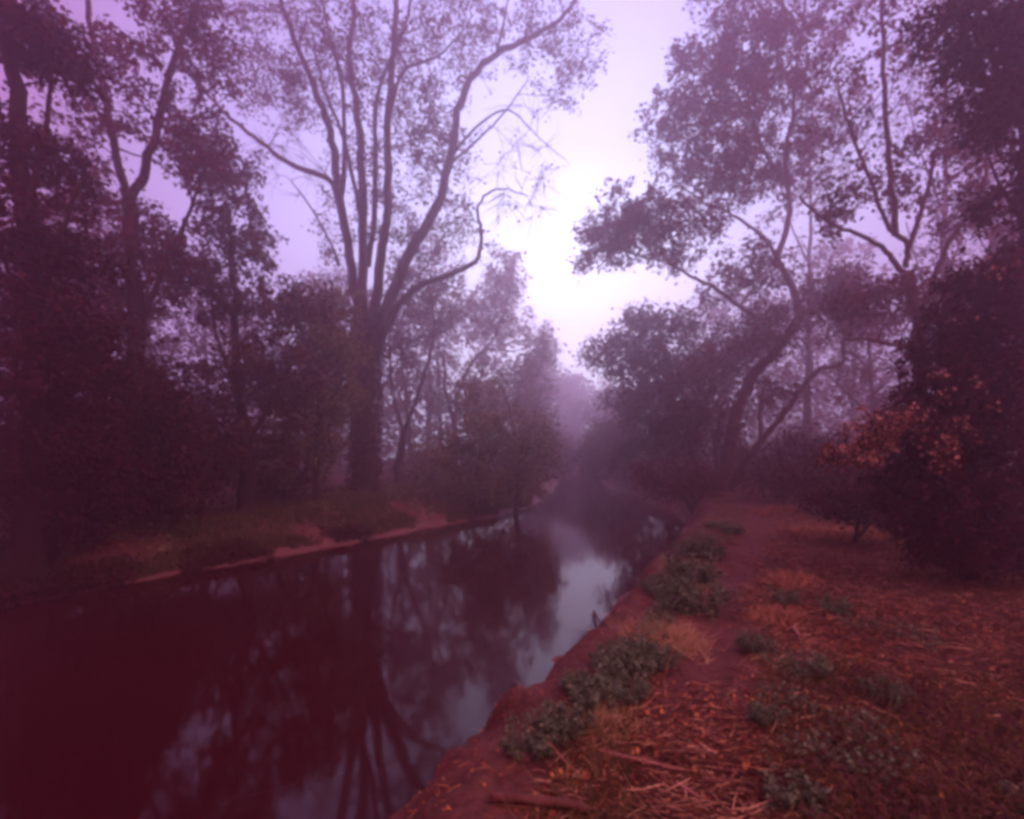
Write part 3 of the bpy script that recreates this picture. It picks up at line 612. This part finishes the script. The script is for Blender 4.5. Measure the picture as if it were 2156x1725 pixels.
# grass tufts, right bank and left shelf
gr = MB(); X, Yv = right_land(52000, 1.4, 22)
k_ = (pathd(X, Yv) > .36) & (vnoise(X, Yv, .9, 35) + .4 * vnoise(X, Yv, 3, 36) > .10); X, Yv = X[k_], Yv[k_]
D = rng.normal(size=(len(X), 3)) * .55; D[:, 2] = .55
blades(gr, put(X, Yv), D, .05 + .13 * rng.random(len(X)), .0022 + .002 * rng.random(len(X)), .35)
tag(gr.build('grass', M['grass']), 'thin straw-yellow and green grass in patches on the right bank', 'grass', kind='stuff')
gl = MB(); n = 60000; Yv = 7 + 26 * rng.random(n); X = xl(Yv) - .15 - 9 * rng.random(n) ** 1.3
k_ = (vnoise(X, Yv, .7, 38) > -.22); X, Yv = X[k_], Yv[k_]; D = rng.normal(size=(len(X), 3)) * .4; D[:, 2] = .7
blades(gl, put(X, Yv), D, .14 + .26 * rng.random(len(X)), .010, .3, rng.random(len(X)) * .4)  # the bank's shade is put into the blade tones: dark end only
lv = MB(); n = 9000; Yv = 9 + 22 * rng.random(n); X = xl(Yv) - 1.0 - 7 * rng.random(n)
k_ = vnoise(X, Yv, .6, 39) > 0; X, Yv = X[k_], Yv[k_]
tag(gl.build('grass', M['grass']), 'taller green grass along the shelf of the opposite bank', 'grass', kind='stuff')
leaves(lv, put(X, Yv, 0) + np.stack([0 * X, 0 * X, .35 * rng.random(len(X))], -1), .13, .1, .8)
tag(lv.build('ground_cover', M['leaf_green']), 'low leafy weeds among the grass of the opposite bank', 'ground cover', kind='stuff')
# creeping leafy ground cover on the right bank
cv = MB(); X, Yv = right_land(120000, 1.3, 18)
dcrest = X - (xr(Yv) + wr(Yv))
f_ = -.10 + vnoise(X, Yv, 1.1, 41) + .6 * vnoise(X, Yv, 3.4, 42) + .68 * (np.abs(dcrest - .12) < .3) * (Yv > 2.95) + .6 * (Yv > 7.5) * (np.abs(dcrest - .4) < .55)
k_ = (pathd(X, Yv) > .34) & (f_ > .24) & (dcrest > -.2) & (rng.random(len(X)) < .75 + vnoise(X, Yv, 7, 44)); X, Yv = X[k_], Yv[k_]
leaves(cv, put(X, Yv, 0) + np.stack([0 * X, 0 * X, .02 + .09 * rng.random(len(X)) + .12 * rng.random(len(X)) * (np.abs((X - xr(Yv) - wr(Yv)) - .12) < .35)], -1), .026, 0, .9, .7)
tag(cv.build('ground_cover', M['herb']), 'low grey-green creeping leaves along the crest and right of the path', 'ground cover', kind='stuff')
# low dark-leaved weeds thickening towards the thorn bush
dw = MB(); n = 60000; t_ = rng.random(n); Yv = 1.4 * 7 ** t_; X = Yv * (.42 + .8 * rng.random(n))
k_ = (rng.random(n) < sm((X / Yv - .42) / .45) * (.55 + 1.4 * vnoise(X, Yv, 1.2, 71) + .8 * vnoise(X, Yv, 4, 72))); X, Yv = X[k_], Yv[k_]
leaves(dw, put(X, Yv, 0) + np.stack([0 * X, 0 * X, .01 + .10 * rng.random(len(X))], -1), .034, 0, .9, .6)
tag(dw.build('ground_cover', M['leaf']), 'dark reddish weeds spreading out from under the thorn bush', 'ground cover', kind='stuff')
# debris stranded on the mud slope of the near bank
md = MB(); n = 3200; Yv = 1.3 * 12 ** rng.random(n); X = xr(Yv) + wr(Yv) * (.1 + 1.1 * rng.random(n) ** .6); k_ = height(X, Yv) > .03; X, Yv = X[k_], Yv[k_]
h_ = len(X) // 2; D = rng.normal(size=(h_, 3)); D[:, 2] = .12
blades(md, put(X[:h_], Yv[:h_], .006), D, .02 + .12 * rng.random(h_) ** 2, .002, .2); leaves(md, put(X[h_:], Yv[h_:], .006), .022, 0, 1.5, .6)
tag(md.build('mud_debris', M['litter']), 'bits of stalk and leaf stranded on the muddy slope of the near bank', 'debris', kind='stuff')
# weeds hanging over the opposite waterline
ow = MB(); n = 16000; Yv = 7 + 14 * rng.random(n) ** 1.3; X = xl(Yv) + .15 - 1.1 * rng.random(n); k_ = vnoise(X, Yv, 1.1, 91) + .5 * vnoise(X, Yv, 3, 92) > .02 + .016 * (Yv - 9); X, Yv = X[k_], Yv[k_]
P = put(X, Yv, 0); P[:, 2] = np.maximum(P[:, 2], .0) + .02 + .22 * rng.random(len(X)); leaves(ow, P, .085, .3, .6)
tag(ow.build('waterline_weeds', M['leaf_dark']), 'dark weeds hanging in ragged tufts over the opposite waterline', 'ground cover', kind='stuff')
# litter on the left bank floor
l2 = MB(); n = 9000; Yv = 7 + 20 * rng.random(n); X = xl(Yv) - .8 - 7 * rng.random(n); leaves(l2, put(X, Yv, .02), .10, 0, 1.2)
tag(l2.build('leaf_litter', M['litter']), 'fallen leaves under the trees of the opposite bank', 'leaf litter', kind='stuff')

# leafy clumps on the crest: individual plants
def herb_mesh(seed, stems=26, h=.32, spread=.2):
    fo = MB(); sm_ = MB()
    for q in range(stems):
        a = rng.random() * 6.283; r_ = spread * rng.random() ** .6
        b_ = np.array([math.cos(a) * r_, math.sin(a) * r_, 0]); hh = h * (.55 + .6 * rng.random()) * (1 - .5 * r_ / spread)
        tip = b_ + np.array([math.cos(a) * hh * .35, math.sin(a) * hh * .35, hh]); L_ = smooth_line([np.array([0, 0, -.05]), b_ * .8 + np.array([0, 0, .01]), (b_ + tip) / 2 + np.array([0, 0, hh * .1]), tip], 3)
        sm_.tube(L_, .0028, 4)
        s_ = np.linspace(.25, 1, 11); C_ = np.array([np.interp(s_, np.linspace(0, 1, len(L_)), L_[:, d]) for d in range(3)]).T
        C_ = np.repeat(C_, 5, 0) + rng.normal(size=(55, 3)) * .018; leaves(fo, C_, .034 * (.7 + .6 * rng.random()), .12, .7, .62)
    return fo, sm_
protos = []
spots = [(1455, 1225, .42, 'tall grey-green leafy clump on the crest, largest of the row'), (1475, 1290, .40, 'leafy clump just below the largest one, right beside the path'),
         (1490, 1175, .34, 'leafy clump at the far end of the row, beside the narrowing path'), (1425, 1270, .26, 'leafy clump on the slope between the largest one and the water'),
         (1540, 1125, .26, 'small far clump on the crest near where the path begins to fade'), (1440, 1170, .24, 'small clump leaning over the mud above the bright water'),
         (1370, 1400, .26, 'leafy clump just below the golden grass patch'), (1320, 1430, .26, 'leafy clump on the mud edge under the upright stalk'),
         (1240, 1490, .25, 'leafy clump midway down the crest between the two golden patches'), (1290, 1390, .16, 'small sprig patch at the foot of the upright stalk'),
         (1180, 1540, .24, 'leafy clump left of the lower golden patch'), (1110, 1580, .23, 'lowest leafy clump at the corner of the near bank'),
         (1650, 1270, .2, 'leafy clump right of the path opposite the largest one'), (1750, 1290, .2, 'second leafy clump right of the path, farther from it'),
         (1590, 1370, .2, 'small leafy clump at the right lip of the path below the pale stick'), (1700, 1420, .2, 'leafy clump in the litter right of the golden grass'),
         (1660, 1690, .22, 'broad-leaved plant at the bottom edge among the litter'), (1870, 1480, .2, 'leafy clump in dark litter on the right'), (1610, 1520, .16, 'little leafy clump in the middle of the near litter')]
for q_ in range(34):   # small sprigs that knit the row together
    f_q = rng.random(); py_ = 1090 + 400 * f_q; Y_q = 1.6 * F / (py_ - HY)
    x_q = float(xr(Y_q) + wr(Y_q)) + .24 + rng.normal() * .13
    spots.append((CX + x_q / Y_q * F, py_, .10 + .10 * rng.random(), 'small leafy sprig among the low greenery along the river crest'))
for i_, (px, py, hgt, lab) in enumerate(spots):
    g0 = .9; Yq = (H - g0) * F / (py - HY)
    for _ in range(4): Yq = (H - float(height((px - CX) / F * Yq, Yq))) * F / (py - HY)
    xq = (px - CX) / F * Yq
    root = empty('leafy_plant', (xq, Yq, float(height(xq, Yq))), lab, 'plant', 'leafy clumps on the right bank' if i_ < 19 else 'small sprigs along the river crest')
    if len(protos) < 4:
        fo, sm_ = herb_mesh(i_); a_ = fo.build('foliage', M['herb'], root); b_ = sm_.build('stem', M['herb'], root); protos.append((a_, b_))
    else:
        for src in protos[i_ % 4]:
            c_ = src.copy(); col.objects.link(c_); c_.parent = root
    root.rotation_euler.z = rng.random() * 6; s_ = hgt / .32 * (Yq / 6) ** .25; root.scale = (s_ * 1.15, s_ * 1.15, s_)

# golden grass tussocks
for (px, py, sp, hh, lab) in ((1400, 1345, .30, .12, 'golden tussock on the crest below the largest leafy clump'), (1260, 1520, .18, .08, 'smaller golden tussock lower down the crest, near the bank corner'),
                              (1660, 1230, .22, .12, 'orange dry tussock right of the path level with the leafy clumps'), (1640, 1305, .22, .10, 'orange dry tussock lining the right side of the path'),
                              (1640, 1080, .4, .14, 'far orange dry tussock where the path reaches the trees'), (1780, 1130, .8, .16, 'broad dry grass hummock on the right below the thorn bush')):
    Yq = 1.6 * F / (py - HY)
    for _ in range(4): Yq = (H - float(height((px - CX) / F * Yq, Yq))) * F / (py - HY)
    xq = (px - CX) / F * Yq; n = int(1900 + 1900 * sp)
    X = xq + rng.normal(size=n) * sp * .5; Yv = Yq + rng.normal(size=n) * sp * .5; m_ = MB()
    D = rng.normal(size=(n, 3)) * .6; D[:, 2] = .55
    blades(m_, put(X, Yv), D, hh * (.5 + rng.random(n)), (.0018 + .0004 * Yq) + .001 * rng.random(n), .5, .55 + .45 * rng.random(n))
    o = m_.build('grass_tussock', M['gold' if py in (1345, 1520) else 'straw'], None, (xq, Yq, float(height(xq, Yq)))); tag(o, lab, 'tussock')

# sticks, stalks, logs
def stick(name, lab, pts, r0, r1, m='wood', cat='stick', k=6, lift=None):
    """pts: (px,py,height over ground); depth found where the view line meets the ground"""
    W = []
    for (px, py, hh) in pts:
        Yq = 1.6 * F / max(py - HY, 20)
        for _ in range(8): Yq = .5 * Yq + .5 * (H - max(float(height((px - CX) / F * Yq, Yq)), 0)) * F / max(py - HY, 20)
        xq = (px - CX) / F * Yq; W.append([xq, Yq, max(float(height(xq, Yq)), 0) + r0 * .7 + hh])
    W = np.array(W); S = smooth_line(W, 4); m_ = MB(); n = len(S); m_.tube(S, np.linspace(r0, r1, n), k, .12)
    return tag(m_.build(name, M[m], None, W[0]), lab, cat)
def upright(name, lab, px, py, topx, topy, r, m='wood_pale', cat='stalk'):
    Yq = 1.6 * F / (py - HY)
    for _ in range(6): Yq = (H - float(height((px - CX) / F * Yq, Yq))) * F / (py - HY)
    a_ = at(px, py, Yq); b_ = at(topx, topy, Yq - .03); m_ = MB(); S = smooth_line([a_ - (b_ - a_) * .08, (a_ + b_) / 2 + np.array([.008, 0, 0]), b_], 4)
    m_.tube(S, np.linspace(r, r * .6, len(S)), 6, .05); return tag(m_.build(name, M[m], None, a_), lab, cat)
upright('dry_stalk', 'pale dry stalk standing upright at the crest beside the water', 1328, 1366, 1329, 1300, .011)
upright('dry_stalk', 'thin dry stalk leaning left over the lowest leafy clump', 1205, 1625, 1153, 1562, .0055)
upright('dry_stalk', 'curved dry stalk at the bottom edge, leftmost of the near trio', 1730, 1722, 1762, 1636, .006, 'wood')
upright('dry_stalk', 'dry stalk at the bottom edge leaning right, middle of the near trio', 1822, 1722, 1856, 1650, .005, 'wood')
upright('dry_stalk', 'dry stalk at the bottom edge leaning left, rightmost of the near trio', 1940, 1722, 1900, 1650, .005, 'wood')
upright('dry_stalk', 'thin reddish stalk leaning beside the upright pale one', 1290, 1400, 1322, 1350, .005, 'wood')
stick('stick', 'thick orange-brown stick in front, left of the near litter', [(1258, 1588, .01), (1310, 1600, .01), (1400, 1620, .01), (1470, 1632, 0)], .013, .008, 'wood_pale')
stick('stick', 'short pale split stick near the bottom edge', [(1425, 1655, .01), (1450, 1672, .01), (1478, 1690, .01)], .011, .006, 'wood_pale')
stick('stick', 'small pale sliver lying above the thick orange-brown stick', [(1430, 1578, .01), (1475, 1588, .01)], .007, .005, 'wood_pale')
stick('stick', 'thin pinkish twig curving right beside the path', [(1700, 1355, .01), (1735, 1365, .02), (1765, 1382, .01)], .010, .005, 'wood_pale')
stick('stick', 'stubby whitish stick chunk beside the path', [(1672, 1330, .02), (1684, 1345, .02)], .016, .013, 'wood_pale')
stick('stick', 'long pale twig lying right of the orange tussock', [(1820, 1304, .02), (1860, 1306, .02), (1898, 1312, .02)], .010, .005, 'wood_pale')
stick('branch', 'dead branch curving over the dry grass hummock on the right', [(1830, 1165, .05), (1890, 1168, .08), (1940, 1160, .12), (1955, 1130, .1), (1930, 1110, .1)], .020, .010, 'wood', 'branch')
stick('stick', 'dark thin stick lying across the litter low on the right', [(1660, 1560, .02), (1740, 1572, .02), (1805, 1560, .03)], .008, .005, 'wood')
stick('stick', 'pale twig at the far right edge of the litter', [(2130, 1478, .02), (2170, 1490, .02)], .012, .008, 'wood_pale')
stick('log', 'thick rotting log lying at the bottom edge of the bank corner', [(1030, 1690, .01), (1110, 1700, .02), (1200, 1712, .02), (1240, 1724, .02)], .024, .018, 'wood', 'log')
stick('stick', 'long brown stick lying in the middle of the near litter', [(1480, 1655, .02), (1580, 1662, .02), (1700, 1690, .02)], .010, .006, 'wood')
stick('log', 'pale barkless log lying at the foot of the leaning tree', [(1434, 1024, .1), (1465, 1025, .15), (1492, 1024, .15)], .10, .08, 'wood_pale', 'log')
stick('branch', 'long bare branch lying right of the leaning tree foot', [(1530, 1030, .1), (1560, 1038, .08), (1600, 1042, .08), (1635, 1040, .1)], .05, .03, 'wood_pale', 'branch')
stick('log', 'pale short log in the dark below the bush where the path disappears', [(1752, 1024, .1), (1772, 1035, .1)], .06, .05, 'wood_pale', 'log')
stick('branch', 'bare twig hanging on the opposite bank down to the water', [(872, 1068, .3), (888, 1085, .1), (897, 1105, .05)], .03, .015, 'wood_pale', 'branch')
stick('branch', 'forked driftwood snag breaking the water by the opposite bank', [(528, 1190, .02), (545, 1193, .10), (562, 1188, .04)], .03, .015, 'wood', 'branch')
stick('branch', 'dark driftwood snag sticking out of the mud by the bright water', [(1250, 1290, .02), (1268, 1296, .10), (1300, 1292, .04)], .018, .008, 'wood', 'branch')
stick('branch', 'root tangle twig on the near mud above the leafy clumps', [(1180, 1435, .02), (1210, 1428, .06), (1250, 1440, .03)], .010, .005, 'wood', 'branch')
# many small twigs littering the near bank
labt = 'thin broken twig lying in the near litter'
for q in range(46):
    px = random.uniform(1020, 1950); py = random.uniform(1560, 1715) if q % 2 else random.uniform(1330, 1600)
    if px < 1078 + (1600 - py) * 0.7 or abs(px - 1490) < 60 and py < 1600: px = random.uniform(1620, 2000)
    ln = random.uniform(25, 80); s_ = random.uniform(-.35, .35)
    stick('twig', labt, [(px, py, .01), (px + ln * .5, py + ln * .5 * s_ + random.uniform(-4, 4), .02), (px + ln, py + ln * s_, .012)], random.uniform(.002, .004), .0012, random.choice(['wood', 'wood', 'wood_pale']), 'twig', 5)['group'] = 'broken twigs in the near litter'

# ------------------------------------------------------------------ fog
hz = MB(); x0, x1, y0, y1, z0, z1 = -72, 76, -20, 121, -2.2, 34
hz.add([(x0, y0, z0), (x1, y0, z0), (x1, y1, z0), (x0, y1, z0), (x0, y0, z1), (x1, y0, z1), (x1, y1, z1), (x0, y1, z1)],
       [[0, 3, 2, 1], [4, 5, 6, 7], [0, 1, 5, 4], [1, 2, 6, 5], [2, 3, 7, 6], [3, 0, 4, 7]])
hm = bpy.data.materials.new('haze'); hm.use_nodes = True; t = hm.node_tree; t.nodes.clear()
o = t.nodes.new('ShaderNodeOutputMaterial'); v_ = t.nodes.new('ShaderNodeVolumePrincipled')
v_.inputs['Density'].default_value = .020; v_.inputs['Color'].default_value = (1.0, .80, .92, 1); v_.inputs['Anisotropy'].default_value = .8
t.links.new(v_.outputs[0], o.inputs['Volume'])
tag(hz.build('haze', hm, None, None, False), 'pale mauve morning fog filling the river valley', 'fog', kind='stuff')
